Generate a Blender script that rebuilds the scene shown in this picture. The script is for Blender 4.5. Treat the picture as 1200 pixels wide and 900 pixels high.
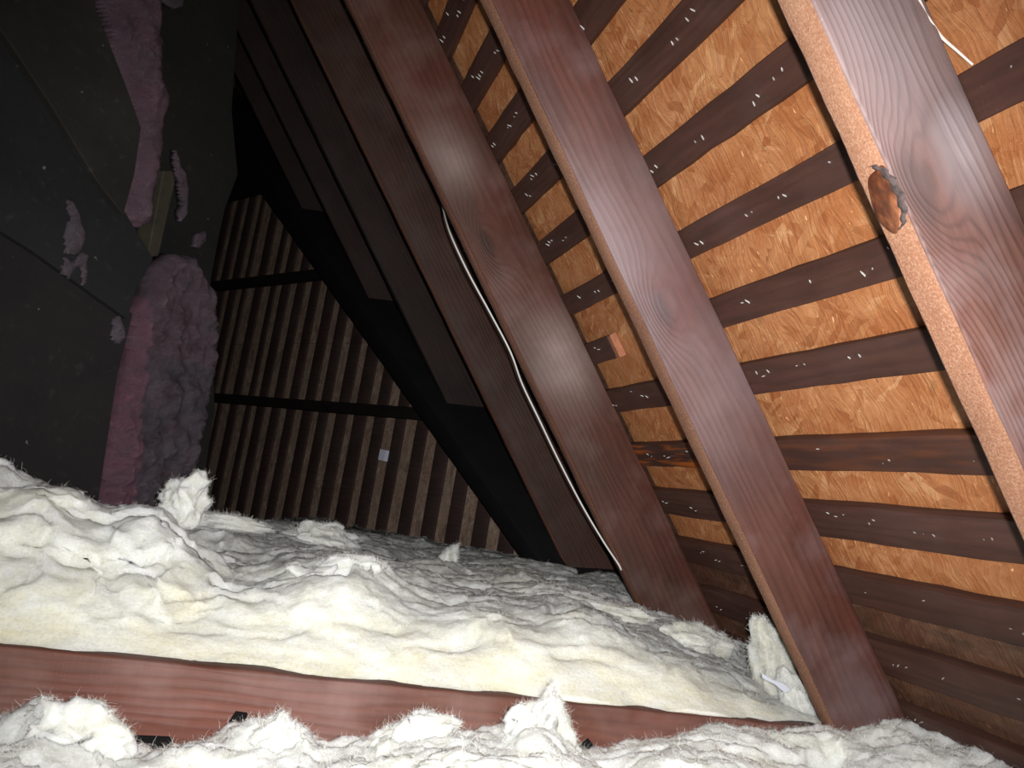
import bpy, bmesh, math, random
import numpy as np
from mathutils import Matrix, Vector

random.seed(7)
rng = np.random.default_rng(11)
for o in list(bpy.data.objects):
    bpy.data.objects.remove(o)

# ------------------------------------------------------------------ camera
# World: Z up, X towards the eave (right), Y along the ridge. The camera was held low
# over the joists, rolled a little.  M maps camera axes (right, up, forward) to the world.
F = 970.0
def unit(v):
    v = np.array(v, float)
    return v / np.linalg.norm(v)
D1 = unit([-280, -85, 970])
Hh = unit([1, -.203, .271]); Hh = unit(Hh - Hh.dot(D1) * D1)
Uu = np.cross(D1, Hh); Uu = unit(Uu if Uu[1] > 0 else -Uu)
M = np.array([Hh, D1, Uu])
CAM = np.array([0., 0., .50])

scene = bpy.context.scene
C = scene.collection
cd = bpy.data.cameras.new('camera')
cam = bpy.data.objects.new('camera', cd)
C.objects.link(cam)
r_, u_, f_ = M[:, 0], M[:, 1], M[:, 2]
cam.matrix_world = Matrix(((r_[0], u_[0], -f_[0], CAM[0]),
                           (r_[1], u_[1], -f_[1], CAM[1]),
                           (r_[2], u_[2], -f_[2], CAM[2]),
                           (0, 0, 0, 1)))
cd.sensor_width = 36.0
cd.lens = F / 1200 * 36
cd.clip_start = .01
scene.camera = cam

# ------------------------------------------------------------------ world, light, exposure
w = bpy.data.worlds.new('world'); scene.world = w
w.use_nodes = True
w.node_tree.nodes['Background'].inputs[0].default_value = (.01, .011, .013, 1)
w.node_tree.nodes['Background'].inputs[1].default_value = .05

# the camera's flash, a hand's width to the right of the lens: the only light in the attic
fl = bpy.data.lights.new('camera_flash', 'SPOT')
fl.energy = 172
fl.spot_size = math.radians(97)
fl.spot_blend = 1.0
fl.shadow_soft_size = .012
fl.color = (1.0, .98, .965)
flash = bpy.data.objects.new('camera_flash', fl)
C.objects.link(flash)
fpos = CAM + r_ * .043 + u_ * .012
fdir = unit(f_ - u_ * .09 - r_ * .03)
flash.matrix_world = Matrix.Translation(fpos) @ Vector(-fdir).to_track_quat('Z', 'Y').to_matrix().to_4x4()

vs = scene.view_settings
vs.view_transform = 'Standard'
vs.look = 'None'
vs.exposure = 0.0
vs.gamma = 1.0
vs.use_curve_mapping = False

# ------------------------------------------------------------------ geometry of the place
D2 = unit([.447, -.894, 0]); D2 = unit(D2 - D2.dot(D1) * D1)
SL = M @ D2; SL[1] = 0; SL = unit(SL)            # down the roof slope
NR = np.array([-SL[2], 0., SL[0]])               # outward normal of the roof
YA = np.array([0., 1., 0.])
RD = .772                                        # camera to outer face of the rafters
KF = 2.231                                       # camera to the back wall
FN = np.array([.85668, .51585, 0.])              # outward normal of the back wall
WD = np.array([-.51585, .85668, 0.])             # along the back wall
ZA = np.array([0., 0., 1.])

def ray(px, py):
    return M @ np.array([(px - 600) / F, (450 - py) / F, 1.])
def on_plane(px, py, nrm, dist):
    r = ray(px, py)
    return CAM + r * (dist / nrm.dot(r))
def at_y(px, py, Y):
    r = ray(px, py)
    return CAM + r * (Y / r[1])
def roof(s, y, depth=0.):                        # depth > 0 = inwards from rafter backs
    return CAM + NR * (RD - depth) + SL * s + YA * y

# ------------------------------------------------------------------ noise (numpy)
_perm = rng.permutation(256)
_perm = np.concatenate([_perm, _perm, _perm])
_grad = rng.normal(size=(256, 3)); _grad /= np.linalg.norm(_grad, axis=1)[:, None]
def perlin(p):
    p = np.asarray(p, float)
    i = np.floor(p).astype(int); f = p - i
    u = f * f * f * (f * (f * 6 - 15) + 10)
    i &= 255
    out = 0
    for dx in (0, 1):
        wx = u[:, 0] if dx else 1 - u[:, 0]
        for dy in (0, 1):
            wy = u[:, 1] if dy else 1 - u[:, 1]
            for dz in (0, 1):
                wz = u[:, 2] if dz else 1 - u[:, 2]
                h = _perm[_perm[_perm[(i[:, 0] + dx) & 255] + ((i[:, 1] + dy) & 255)] + ((i[:, 2] + dz) & 255)]
                g = _grad[h]
                out = out + wx * wy * wz * ((f[:, 0] - dx) * g[:, 0] + (f[:, 1] - dy) * g[:, 1] + (f[:, 2] - dz) * g[:, 2])
    return out * 1.5
def fbm(p, scale, octs=4, gain=.5):
    p = np.asarray(p) * scale
    a, s, t = 1., 0., 0.
    for k in range(octs):
        s = s + a * perlin(p + 17.3 * k); t += a; a *= gain; p = p * 2.03
    return s / t
def billow(p, scale, octs=3, gain=.5):
    p = np.asarray(p) * scale
    a, s, t = 1., 0., 0.
    for k in range(octs):
        s = s + a * np.abs(perlin(p + 31.7 * k)); t += a; a *= gain; p = p * 2.03
    return s / t
def sstep(a, b, x):
    t = np.clip((x - a) / (b - a), 0, 1)
    return t * t * (3 - 2 * t)

# ------------------------------------------------------------------ object helpers
def tag(o, label=None, cat=None, group=None, kind=None):
    if label: o['label'] = label
    if cat: o['category'] = cat
    if group: o['group'] = group
    if kind: o['kind'] = kind
    return o
def link(name, me, mats, parent=None, mw=None):
    o = bpy.data.objects.new(name, me)
    C.objects.link(o)
    if mats is not None and not me.materials:
        for m in (mats if isinstance(mats, (list, tuple)) else [mats]):
            me.materials.append(m)
    if parent: o.parent = parent
    if mw is not None: o.matrix_world = mw
    return o
def empty(name, loc=(0, 0, 0)):
    o = bpy.data.objects.new(name, None)
    o.empty_display_size = .05
    C.objects.link(o)
    o.location = loc
    return o
def pymesh(name, v, f, smooth=False):
    me = bpy.data.meshes.new(name)
    me.from_pydata([tuple(map(float, a)) for a in v], [], [tuple(map(int, a)) for a in f])
    if smooth:
        me.polygons.foreach_set('use_smooth', np.ones(len(me.polygons), bool))
    me.update()
    return me
def npmesh(name, v, quads, smooth=True):
    v = np.asarray(v, np.float32); q = np.asarray(quads, np.int32); k = q.shape[1]
    me = bpy.data.meshes.new(name)
    me.vertices.add(len(v)); me.vertices.foreach_set('co', v.ravel())
    me.loops.add(q.size); me.loops.foreach_set('vertex_index', q.ravel())
    me.polygons.add(len(q))
    me.polygons.foreach_set('loop_start', np.arange(0, q.size, k, dtype=np.int32))
    me.polygons.foreach_set('loop_total', np.full(len(q), k, np.int32))
    if smooth: me.polygons.foreach_set('use_smooth', np.ones(len(q), bool))
    me.update(calc_edges=True); me.validate()
    return me
def set_attr(me, name, arr):
    a = me.attributes.new(name, 'FLOAT', 'POINT')
    a.data.foreach_set('value', np.asarray(arr, np.float32))
def frame(origin, x, y, z):
    return Matrix(((x[0], y[0], z[0], origin[0]), (x[1], y[1], z[1], origin[1]), (x[2], y[2], z[2], origin[2]), (0, 0, 0, 1)))

def rough_board(name, corners0, corners1, nseg, bev=.003, wob=.0012, seed=0, mat_side=None):
    """Timber from end polygon corners0 (4 pts, ring) to corners1; arrises eased, faces slightly wavy.
    Faces: ring side k runs from corner k to k+1."""
    c0 = np.asarray(corners0, float); c1 = np.asarray(corners1, float)
    verts, ringn = [], 12
    def ring(c):
        out = []
        for k in range(4):
            a, p, n = c[k], c[k - 1], c[(k + 1) % 4]
            e1 = unit(p - a); e2 = unit(n - a)
            out += [a + e1 * bev, a + (e1 + e2) * bev * .3, a + e2 * bev]
        return np.array(out)
    r0, r1 = ring(c0), ring(c1)
    ctr = c0.mean(0)
    for i in range(nseg + 1):
        t = i / nseg
        r = r0 * (1 - t) + r1 * t
        cc = (c0 * (1 - t) + c1 * t).mean(0)
        nz = fbm(r + seed * 3.1, 14, 3)
        nz2 = fbm(r + seed * 5.7 + 9, 60, 2)
        dirs = r - cc
        dirs /= np.linalg.norm(dirs, axis=1)[:, None]
        r = r + dirs * (nz * wob * 2 + nz2 * wob * .7)[:, None]
        verts.append(r)
    v = np.concatenate(verts)
    faces, mi = [], []
    for i in range(nseg):
        for k in range(ringn):
            a = i * ringn + k; b = i * ringn + (k + 1) % ringn
            faces.append((a, b, b + ringn, a + ringn))
            mi.append(k)
    faces.append(tuple(range(ringn))[::-1]); faces.append(tuple(range(nseg * ringn, nseg * ringn + ringn)))
    me = pymesh(name, v, faces, True)
    if mat_side:                                   # {ring side: slot}
        idx = np.zeros(len(faces), np.int32)
        for j, k in enumerate(mi):
            if k % 3 == 2: idx[j] = mat_side.get(k // 3, 0)
            elif k % 3 == 0 and mat_side.get(k // 3): idx[j] = 0
        me.polygons.foreach_set('material_index', idx)
    bm = bmesh.new(); bm.from_mesh(me); bmesh.ops.recalc_face_normals(bm, faces=bm.faces)
    for e in bm.edges:
        if e.calc_face_angle(0) > .9: e.smooth = False
    bm.to_mesh(me); bm.free()
    return me
def box_corners(y0, y1, z0, z1, x):
    return [(x, y0, z0), (x, y1, z0), (x, y1, z1), (x, y0, z1)]

# ------------------------------------------------------------------ materials
def lin(*c):
    return tuple(((v / 255) / 12.92 if v / 255 <= .04045 else ((v / 255 + .055) / 1.055) ** 2.4) for v in c) + (1.,)
class NT:
    def __init__(s, name):
        s.m = bpy.data.materials.new(name); s.m.use_nodes = True
        s.t = s.m.node_tree; s.b = s.t.nodes['Principled BSDF']
        s.b.inputs['Specular IOR Level'].default_value = .25
        s.out = s.t.nodes['Material Output']
    def n(s, typ, **kw):
        nd = s.t.nodes.new(typ)
        for k, v in kw.items(): setattr(nd, k, v)
        return nd
    def l(s, a, b): s.t.links.new(a, b)
    def put(s, sock, v):
        if hasattr(v, 'node'): s.l(v, sock)
        else: sock.default_value = v
    def math(s, op, a, b=None, c=None, clamp=False):
        nd = s.n('ShaderNodeMath', operation=op, use_clamp=clamp)
        s.put(nd.inputs[0], a)
        if b is not None: s.put(nd.inputs[1], b)
        if c is not None: s.put(nd.inputs[2], c)
        return nd.outputs[0]
    def vec(s, op, a, b=None):
        nd = s.n('ShaderNodeVectorMath', operation=op)
        s.put(nd.inputs[0], a)
        if b is not None: s.put(nd.inputs[1], b)
        return nd.outputs[1] if op in ('LENGTH', 'DISTANCE', 'DOT_PRODUCT') else nd.outputs[0]
    def coord(s, kind='Object'): return s.n('ShaderNodeTexCoord').outputs[kind]
    def mapping(s, v, scale=(1, 1, 1), rot=(0, 0, 0), loc=(0, 0, 0)):
        nd = s.n('ShaderNodeMapping'); s.l(v, nd.inputs[0])
        nd.inputs['Scale'].default_value = scale; nd.inputs['Rotation'].default_value = rot
        s.put(nd.inputs['Location'], loc)
        return nd.outputs[0]
    def noise(s, v, scale, detail=4, rough=.55, dist=0, col=False):
        nd = s.n('ShaderNodeTexNoise'); s.l(v, nd.inputs['Vector'])
        nd.inputs['Scale'].default_value = scale; nd.inputs['Detail'].default_value = detail
        nd.inputs['Roughness'].default_value = rough; nd.inputs['Distortion'].default_value = dist
        return nd.outputs['Color' if col else 'Fac']
    def ramp(s, f, stops, mode='LINEAR'):
        nd = s.n('ShaderNodeValToRGB'); s.l(f, nd.inputs[0]); cr = nd.color_ramp; cr.interpolation = mode
        while len(cr.elements) < len(stops): cr.elements.new(.5)
        for e, (p, c) in zip(cr.elements, stops):
            e.position = p; e.color = c if hasattr(c, '__len__') else (c, c, c, 1)
        return nd.outputs[0]
    def mix(s, f, a, b, mode='MIX'):
        nd = s.n('ShaderNodeMix', data_type='RGBA', blend_type=mode)
        s.put(nd.inputs[0], f); s.put(nd.inputs[6], a); s.put(nd.inputs[7], b)
        return nd.outputs[2]
    def bump(s, h, strength=.4, dist=.002, prev=None):
        nd = s.n('ShaderNodeBump'); s.l(h, nd.inputs['Height'])
        nd.inputs['Strength'].default_value = strength; nd.inputs['Distance'].default_value = dist
        if prev is not None: s.l(prev, nd.inputs['Normal'])
        return nd.outputs[0]
    def rnd(s): return s.n('ShaderNodeObjectInfo').outputs['Random']
    def attr(s, name):
        nd = s.n('ShaderNodeAttribute'); nd.attribute_name = name
        return nd.outputs['Fac']
    def done(s, col, rough=.7, nrm=None, spec=None):
        s.put(s.b.inputs['Base Color'], col); s.put(s.b.inputs['Roughness'], rough)
        if nrm is not None: s.l(nrm, s.b.inputs['Normal'])
        if spec is not None: s.b.inputs['Specular IOR Level'].default_value = spec
        return s.m

def timber(name, dark, mid, pale, knots=(), dusty=.4, dustcol=(185, 170, 172), ring=95, rough=.6, seed=0.,
           dustpatch=(), red=None, rc=.22, rp=1.6, spk=.15):
    """Sawn softwood: grain along local X, growth-ring figure bent round knots, old dusty bloom."""
    t = NT(name)
    co = t.coord()
    co = t.vec('ADD', co, (seed, 0, seed * .37))
    lowv = t.mapping(co, (1.1, 6, 6))
    low = t.noise(lowv, 1.0, 3, .5)
    sep = t.n('ShaderNodeSeparateXYZ'); t.l(co, sep.inputs[0])
    f = t.math('ADD', sep.outputs[2], t.math('MULTIPLY', sep.outputs[1], .8))
    f = t.math('ADD', f, t.math('MULTIPLY', low, .13))
    kd = None
    for (kx, kz, rad, amp) in knots:
        p = t.vec('MULTIPLY', t.vec('SUBTRACT', co, (kx + seed, 0, kz + seed * .37)), (.42, 0, 1))
        dist = t.vec('LENGTH', p)
        g = t.math('POWER', 2.718, t.math('MULTIPLY', t.math('POWER', t.math('DIVIDE', dist, rad), 2), -1))
        f = t.math('ADD', f, t.math('MULTIPLY', g, amp))
        core = t.math('POWER', 2.718, t.math('MULTIPLY', t.math('POWER', t.math('DIVIDE', dist, rad * .45), 4), -1))
        kd = core if kd is None else t.math('MAXIMUM', kd, core)
    fine = t.noise(t.mapping(co, (8, 120, 120)), 1, 3, .6)
    ph = t.math('ADD', t.math('MULTIPLY', f, ring * 6.283), t.math('MULTIPLY', fine, 1.6))
    rg = t.math('MULTIPLY_ADD', t.math('SINE', ph), .5, .5)
    rg = t.math('POWER', rg, rp)
    blotch = t.noise(t.mapping(co, (3.5, 9, 9)), 1, 4, .6)
    c = t.ramp(blotch, [(.25, lin(*dark)), (.5, lin(*mid)), (.78, lin(*pale))])
    if red:
        rn = t.noise(t.mapping(co, (2.3, 5, 7), loc=(3.1, 0, 1)), 1, 2, .5)
        c = t.mix(t.ramp(rn, [(.45, 0.), (.7, .75)]), c, lin(*red))
    c = t.mix(t.math('MULTIPLY', rg, rc), c, lin(*[v * .55 for v in mid]))
    streak = t.ramp(fine, [(.3, 0.), (.75, .4)])
    c = t.mix(streak, c, lin(*[v * .7 for v in dark]))
    if kd is not None:
        c = t.mix(t.math('MULTIPLY', kd, .7), c, lin(*[v * .5 for v in mid]))
    dn = t.noise(co, 6.5, 4, .55)
    dm = t.ramp(dn, [(.47, 0.), (.72, dusty)])
    for (kx, kz, rad, amt) in dustpatch:
        p = t.vec('MULTIPLY', t.vec('SUBTRACT', co, (kx + seed, 0, kz + seed * .37)), (.7, 0, 1))
        g = t.math('POWER', 2.718, t.math('MULTIPLY', t.math('POWER', t.math('DIVIDE', t.vec('LENGTH', p), rad), 2), -1))
        dm = t.math('MAXIMUM', dm, t.math('MULTIPLY', t.math('MULTIPLY', g, amt), t.ramp(dn, [(.25, .35), (.6, 1.)])))
    c = t.mix(dm, c, lin(*dustcol))
    specks = t.noise(co, 330, 2, .5)
    c = t.mix(t.ramp(specks, [(.70, 0.), (.76, spk)]), c, lin(205, 195, 190))
    saw = t.noise(t.mapping(co, (220, 14, 14)), 1, 2, .5)
    nb = t.bump(t.math('ADD', rg, t.math('ADD', fine, t.math('MULTIPLY', saw, .6))), .35, .0012)
    return t.done(c, rough, nb, .3)

def rough_edge_mat(name, a, b, c_, spk=.5):
    """rough-sawn narrow face, paler and fuzzy"""
    t = NT(name); co = t.coord()
    n1 = t.noise(t.mapping(co, (3, 12, 12)), 1, 4, .6)
    c = t.ramp(n1, [(.25, lin(*a)), (.55, lin(*b)), (.8, lin(*c_))])
    g = t.noise(co, 420, 3, .6)
    c = t.mix(t.ramp(g, [(.45, 0.), (.8, spk)]), c, lin(235, 205, 175))
    g2 = t.noise(co, 300, 2, .6)
    c = t.mix(t.ramp(g2, [(.56, 0.), (.75, .45)]), c, lin(*[v * .5 for v in a]))
    nb = t.bump(t.math('ADD', g, n1), .5, .0015)
    return t.done(c, .75, nb, .25)

def osb_mat(name, base, pale, dark, olive, grey=0., greycol=(96, 84, 74)):
    t = NT(name); co = t.coord()
    wob = t.noise(co, 9, 2, .5, 0, True)
    co2 = t.vec('ADD', co, t.vec('MULTIPLY', t.vec('SUBTRACT', wob, (.5, .5, .5)), (.08, .08, .08)))
    c = None; hs = None
    for i, (ang, sx, sy) in enumerate([(.25, 9, 34), (-.5, 12, 44), (1.2, 13, 48), (.75, 18, 66), (-1.0, 22, 80)]):
        v = t.n('ShaderNodeTexVoronoi'); v.inputs['Scale'].default_value = 1
        mp = t.mapping(co2, (sx, sy, 1), loc=(i * 3.7, i * 1.9, .5 * i))
        # rotate first, then stretch
        rt = t.mapping(co2, (1, 1, 0), (0, 0, ang))
        st = t.vec('MULTIPLY', rt, (sx, sy, 0)); st = t.vec('ADD', st, (i * 3.7, i * 5.1, 0))
        t.l(st, v.inputs['Vector'])
        sepc = t.n('ShaderNodeSeparateColor'); t.l(v.outputs['Color'], sepc.inputs[0])
        ci = t.ramp(sepc.outputs[0], [(0, lin(*dark)), (.2, lin(*base)), (.55, lin(*[(a + b) / 2 for a, b in zip(base, pale)])), (.8, lin(*base)), (.97, lin(*pale))], 'LINEAR')
        if i == 1:
            ci = t.mix(t.ramp(sepc.outputs[2], [(.955, 0.), (.965, .7)], 'CONSTANT'), ci, lin(*olive))
        if c is None: c, hs = ci, sepc.outputs[1]
        else:
            msk = t.ramp(sepc.outputs[1], [(.5, 0.), (.56, .75)])
            c = t.mix(msk, c, ci)
            hs = t.math('ADD', hs, sepc.outputs[1])
    fib = t.noise(t.mapping(co2, (16, 130, 1), (0, 0, .2)), 1, 3, .6)
    c = t.mix(t.ramp(fib, [(.35, .35), (.65, 0.)]), c, lin(*[v * .7 for v in base]))
    big = t.noise(t.mapping(co, (7, 4, 1)), 2.2, 5, .7, .6)
    c = t.mix(t.ramp(big, [(.36, 0.), (.64, .65)]), c, lin(base[0] * .84, base[1] * .72, base[2] * .6))
    fl_ = t.noise(t.mapping(co2, (60, 190, 1), (0, 0, -.6)), 1, 2, .5)
    c = t.mix(t.ramp(fl_, [(.69, 0.), (.74, .8)]), c, lin(*[min(255, v * 1.12 + 8) for v in pale]))
    dk = t.noise(t.mapping(co2, (70, 160, 1), (0, 0, .9)), 1, 2, .5)
    c = t.mix(t.ramp(dk, [(.70, 0.), (.76, .7)]), c, lin(70, 38, 22))
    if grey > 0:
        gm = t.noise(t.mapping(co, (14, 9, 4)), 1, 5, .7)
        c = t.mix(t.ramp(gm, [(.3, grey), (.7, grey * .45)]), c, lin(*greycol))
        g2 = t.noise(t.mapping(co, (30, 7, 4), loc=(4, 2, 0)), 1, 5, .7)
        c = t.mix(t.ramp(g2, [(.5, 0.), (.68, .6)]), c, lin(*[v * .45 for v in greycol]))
    nb = t.bump(t.math('ADD', hs, fib), .8, .003)
    return t.done(c, .5, nb, .4)

def fibre_mat(name, white, yellow, grey, pink=None):
    t = NT(name); co = t.coord()
    dust, yel = t.attr('dust'), t.attr('yellow')
    n1 = t.noise(t.mapping(co, (16, 16, 30)), 1, 5, .65, .4)
    n2 = t.noise(co, 55, 4, .65)
    n3 = t.noise(t.mapping(co, (60, 160, 260)), 1, 3, .7)
    c = t.mix(t.ramp(n1, [(.3, 0.), (.75, .6)]), lin(*white), lin(*[v * .94 for v in white[:2]], white[2] * .88))
    ym = t.math('MULTIPLY', yel, t.ramp(n1, [(.3, .35), (.62, 1.)]))
    c = t.mix(ym, c, lin(*yellow))
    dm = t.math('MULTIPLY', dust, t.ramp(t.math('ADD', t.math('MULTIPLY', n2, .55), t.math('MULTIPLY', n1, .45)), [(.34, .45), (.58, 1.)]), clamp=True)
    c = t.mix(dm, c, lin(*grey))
    if pink:
        c = t.mix(t.math('MULTIPLY', t.attr('pink'), t.ramp(n1, [(.3, .5), (.6, 1.)])), c, lin(*pink))
    bits = t.noise(co, 150, 2, .5)
    c = t.mix(t.math('MULTIPLY', t.ramp(bits, [(.71, 0.), (.76, .7)]), t.math('ADD', t.math('MULTIPLY', dust, .8), .1)), c, lin(70, 62, 55))
    n4 = t.noise(co, 190, 4, .7)
    nb = t.bump(n2, .45, .007)
    nb = t.bump(n3, .5, .003, nb)
    nb = t.bump(n4, .5, .003, nb)
    c = t.mix(t.ramp(n4, [(.3, .22), (.55, 0.)]), c, lin(*grey))
    t.b.inputs['Sheen Weight'].default_value = .0
    t.b.inputs['Subsurface Weight'].default_value = 1.0
    t.b.inputs['Subsurface Radius'].default_value = (.030, .029, .026)
    t.b.inputs['Subsurface Scale'].default_value = 1.0
    return t.done(c, .95, nb, .05)

def simple(name, col, rough=.6, metal=0., spec=.3, nscale=0, col2=None, bump=0.):
    t = NT(name)
    c = lin(*col); nb = None
    if nscale:
        co = t.coord(); nn = t.noise(co, nscale, 5, .62)
        c = t.mix(t.ramp(nn, [(.3, 0.), (.72, 1.)]), lin(*col), lin(*(col2 or col)))
        if bump: nb = t.bump(nn, bump, .003)
    t.b.inputs['Metallic'].default_value = metal
    return t.done(c, rough, nb, spec)

def px_local(px, py, s_plane, y0):               # pixel -> rafter local (x along slope, z depth) on its face at y0
    p = at_y(px, py, y0) - (CAM + NR * RD)
    return float(p.dot(SL)), float(p.dot(NR))

# rafters: y of the face towards the camera, thickness, depth
RAFT = [dict(y=.660, th=.044, dp=.130), dict(y=1.275, th=.046, dp=.133), dict(y=1.885, th=.050, dp=.158),
        dict(y=2.455, th=.045, dp=.135), dict(y=3.02, th=.045, dp=.131), dict(y=3.52, th=.045, dp=.131), dict(y=4.08, th=.045, dp=.131)]
k3 = px_local(1085, 215, 0, RAFT[0]['y'])
k2 = px_local(776, 362, 0, RAFT[1]['y'])
k1 = px_local(570, 285, 0, RAFT[2]['y'])
dp3 = px_local(1130, 170, 0, RAFT[0]['y']); dp3b = px_local(1040, 20, 0, RAFT[0]['y'])
dp2 = px_local(700, 300, 0, RAFT[1]['y']); dp1 = px_local(660, 420, 0, RAFT[2]['y'])
M_R = [
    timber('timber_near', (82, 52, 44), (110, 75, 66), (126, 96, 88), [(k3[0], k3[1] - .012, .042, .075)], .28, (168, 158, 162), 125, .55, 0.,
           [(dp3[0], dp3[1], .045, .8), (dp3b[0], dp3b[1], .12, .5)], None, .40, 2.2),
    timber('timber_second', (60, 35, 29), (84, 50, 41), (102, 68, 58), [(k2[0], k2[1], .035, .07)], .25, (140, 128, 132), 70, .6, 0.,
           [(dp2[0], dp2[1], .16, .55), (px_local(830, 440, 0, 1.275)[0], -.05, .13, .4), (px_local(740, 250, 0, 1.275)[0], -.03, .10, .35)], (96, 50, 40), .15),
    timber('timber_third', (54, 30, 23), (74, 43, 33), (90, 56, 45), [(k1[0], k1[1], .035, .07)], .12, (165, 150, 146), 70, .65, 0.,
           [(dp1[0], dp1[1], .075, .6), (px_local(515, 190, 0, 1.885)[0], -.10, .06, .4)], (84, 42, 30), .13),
    timber('timber_far', (44, 26, 20), (61, 38, 30), (74, 49, 40), [], .2, (92, 82, 78), 70, .7, 2.3),  # base colour darkened to carry the flash falloff on the fourth rafter
]
M_DIMR = timber('timber_far_dimmed', (32, 23, 20), (44, 31, 27), (55, 40, 35), [], .15, (62, 54, 50), 70, .8, 4.3)  # farthest rafters: wood colour lowered to paint in the flash's falloff
M_EDGE = [rough_edge_mat('sawn_edge_near', (118, 80, 60), (148, 104, 80), (166, 124, 98), .3),
          rough_edge_mat('sawn_edge_second', (100, 66, 50), (124, 84, 66), (142, 102, 82), .3),
          rough_edge_mat('sawn_edge_third', (92, 56, 46), (118, 76, 62), (134, 92, 78), .3)]
M_BAT = timber('batten_wood', (58, 36, 30), (73, 47, 39), (87, 59, 50), [], .12, (100, 86, 82), 60, .6, 5.1, spk=.05)
def resin_batten():
    m = M_BAT.copy(); m.name = 'batten_wood_resin'
    nt = m.node_tree; b = nt.nodes['Principled BSDF']
    src = b.inputs['Base Color'].links[0].from_socket
    tc = nt.nodes.new('ShaderNodeTexCoord'); mp = nt.nodes.new('ShaderNodeMapping'); nt.links.new(tc.outputs['Object'], mp.inputs[0])
    mp.inputs['Scale'].default_value = (6, 60, 20)
    nz = nt.nodes.new('ShaderNodeTexNoise'); nt.links.new(mp.outputs[0], nz.inputs['Vector']); nz.inputs['Scale'].default_value = 1; nz.inputs['Detail'].default_value = 4
    rp = nt.nodes.new('ShaderNodeValToRGB'); nt.links.new(nz.outputs['Fac'], rp.inputs[0])
    rp.color_ramp.elements[0].position = .48; rp.color_ramp.elements[0].color = (0, 0, 0, 1)
    rp.color_ramp.elements[1].position = .62; rp.color_ramp.elements[1].color = (.85, .85, .85, 1)
    sp = nt.nodes.new('ShaderNodeSeparateXYZ'); nt.links.new(tc.outputs['Object'], sp.inputs[0])
    mr = nt.nodes.new('ShaderNodeMapRange'); nt.links.new(sp.outputs[0], mr.inputs[0])
    for k, v in zip((1, 2, 3, 4), (1.35, 1.5, 0.12, 1.)): mr.inputs[k].default_value = v
    ml = nt.nodes.new('ShaderNodeMath'); ml.operation = 'MULTIPLY'; nt.links.new(rp.outputs[0], ml.inputs[0]); nt.links.new(mr.outputs[0], ml.inputs[1])
    mx = nt.nodes.new('ShaderNodeMix'); mx.data_type = 'RGBA'; nt.links.new(ml.outputs[0], mx.inputs[0]); nt.links.new(src, mx.inputs[6]); mx.inputs[7].default_value = lin(160, 84, 26)
    nt.links.new(mx.outputs[2], b.inputs['Base Color'])
    return m
M_BATR = resin_batten()
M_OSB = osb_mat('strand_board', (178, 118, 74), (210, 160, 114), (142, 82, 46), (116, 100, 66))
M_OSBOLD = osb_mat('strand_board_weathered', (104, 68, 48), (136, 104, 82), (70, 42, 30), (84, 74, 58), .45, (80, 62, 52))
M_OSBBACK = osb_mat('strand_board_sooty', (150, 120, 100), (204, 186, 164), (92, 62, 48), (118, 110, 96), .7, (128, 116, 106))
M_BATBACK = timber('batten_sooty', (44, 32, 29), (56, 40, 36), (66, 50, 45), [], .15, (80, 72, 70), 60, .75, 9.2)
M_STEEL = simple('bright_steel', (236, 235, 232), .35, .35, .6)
M_BLACKWOOD = simple('black_wood', (17, 16, 18), .85, 0, .12, 9, (24, 22, 24), .3)  # even near-black wood for the hip beam and the boards above the wall
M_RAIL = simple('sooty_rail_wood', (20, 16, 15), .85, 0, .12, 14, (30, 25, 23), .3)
M_JOIST = timber('joist_wood', (76, 44, 34), (96, 58, 46), (112, 73, 61), [], .3, (150, 128, 123), 70, .6, 1.4, [], (112, 64, 52))
M_FIB = fibre_mat('glass_wool_white', (234, 237, 235), (226, 216, 168), (128, 127, 129))
M_FIBP = fibre_mat('glass_wool_sooty_pink', (82, 77, 84), (66, 62, 64), (38, 36, 40), (98, 70, 81))
M_FUZZ = simple('glass_fibre', (240, 240, 234), .9, 0, .1)
M_FUZZD = simple('glass_fibre_sooty', (76, 71, 78), .9, 0, .1)
M_CABLE = simple('white_cable_sheath', (205, 204, 200), .45, 0, .4)
M_CORD = simple('white_cord', (228, 214, 206), .6)
M_FELT = simple('black_felt', (14, 13, 13), .9, 0, .1, 40, (24, 22, 22), .3)

# ------------------------------------------------------------------ roof slope: sheathing, battens, staples
ceiling = tag(empty('ceiling', tuple(roof(0, 1.5, -.02))), 'sloping roof underside of orange strand board behind dark spaced battens', 'roof', kind='structure')
cinv = ceiling.matrix_basis.copy()
def y_hip(s, depth=0.):
    p = roof(s, 0, depth) - CAM
    return (KF - FN.dot(p)) / FN[1]
ROOFM = lambda s, y: frame(roof(s, y), SL, YA, NR)
def add_part(name, me, mats, parent, mw):
    o = bpy.data.objects.new(name, me); C.objects.link(o)
    if not me.materials:
        for m in (mats if isinstance(mats, (list, tuple)) else [mats]): me.materials.append(m)
    o.parent = parent
    o.matrix_parent_inverse = Matrix.Identity(4)
    o.matrix_basis = Matrix.Translation(parent.location).inverted() @ mw
    return o
BT = .019
sheets = [  # s0, s1, y0, y1, material
    (-2.75, -1.295, -.35, 1.30, M_OSB), (-2.75, -1.295, 1.302, 6.2, M_OSB),
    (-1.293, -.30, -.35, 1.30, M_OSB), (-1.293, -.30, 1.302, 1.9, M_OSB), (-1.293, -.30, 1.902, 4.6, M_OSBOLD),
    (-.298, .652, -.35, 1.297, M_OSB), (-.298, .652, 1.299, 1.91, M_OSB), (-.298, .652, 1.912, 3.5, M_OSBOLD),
    (.654, 1.30, -.35, 1.0, M_OSBOLD), (.654, 1.30, 1.002, 2.75, M_OSBOLD)]
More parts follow.
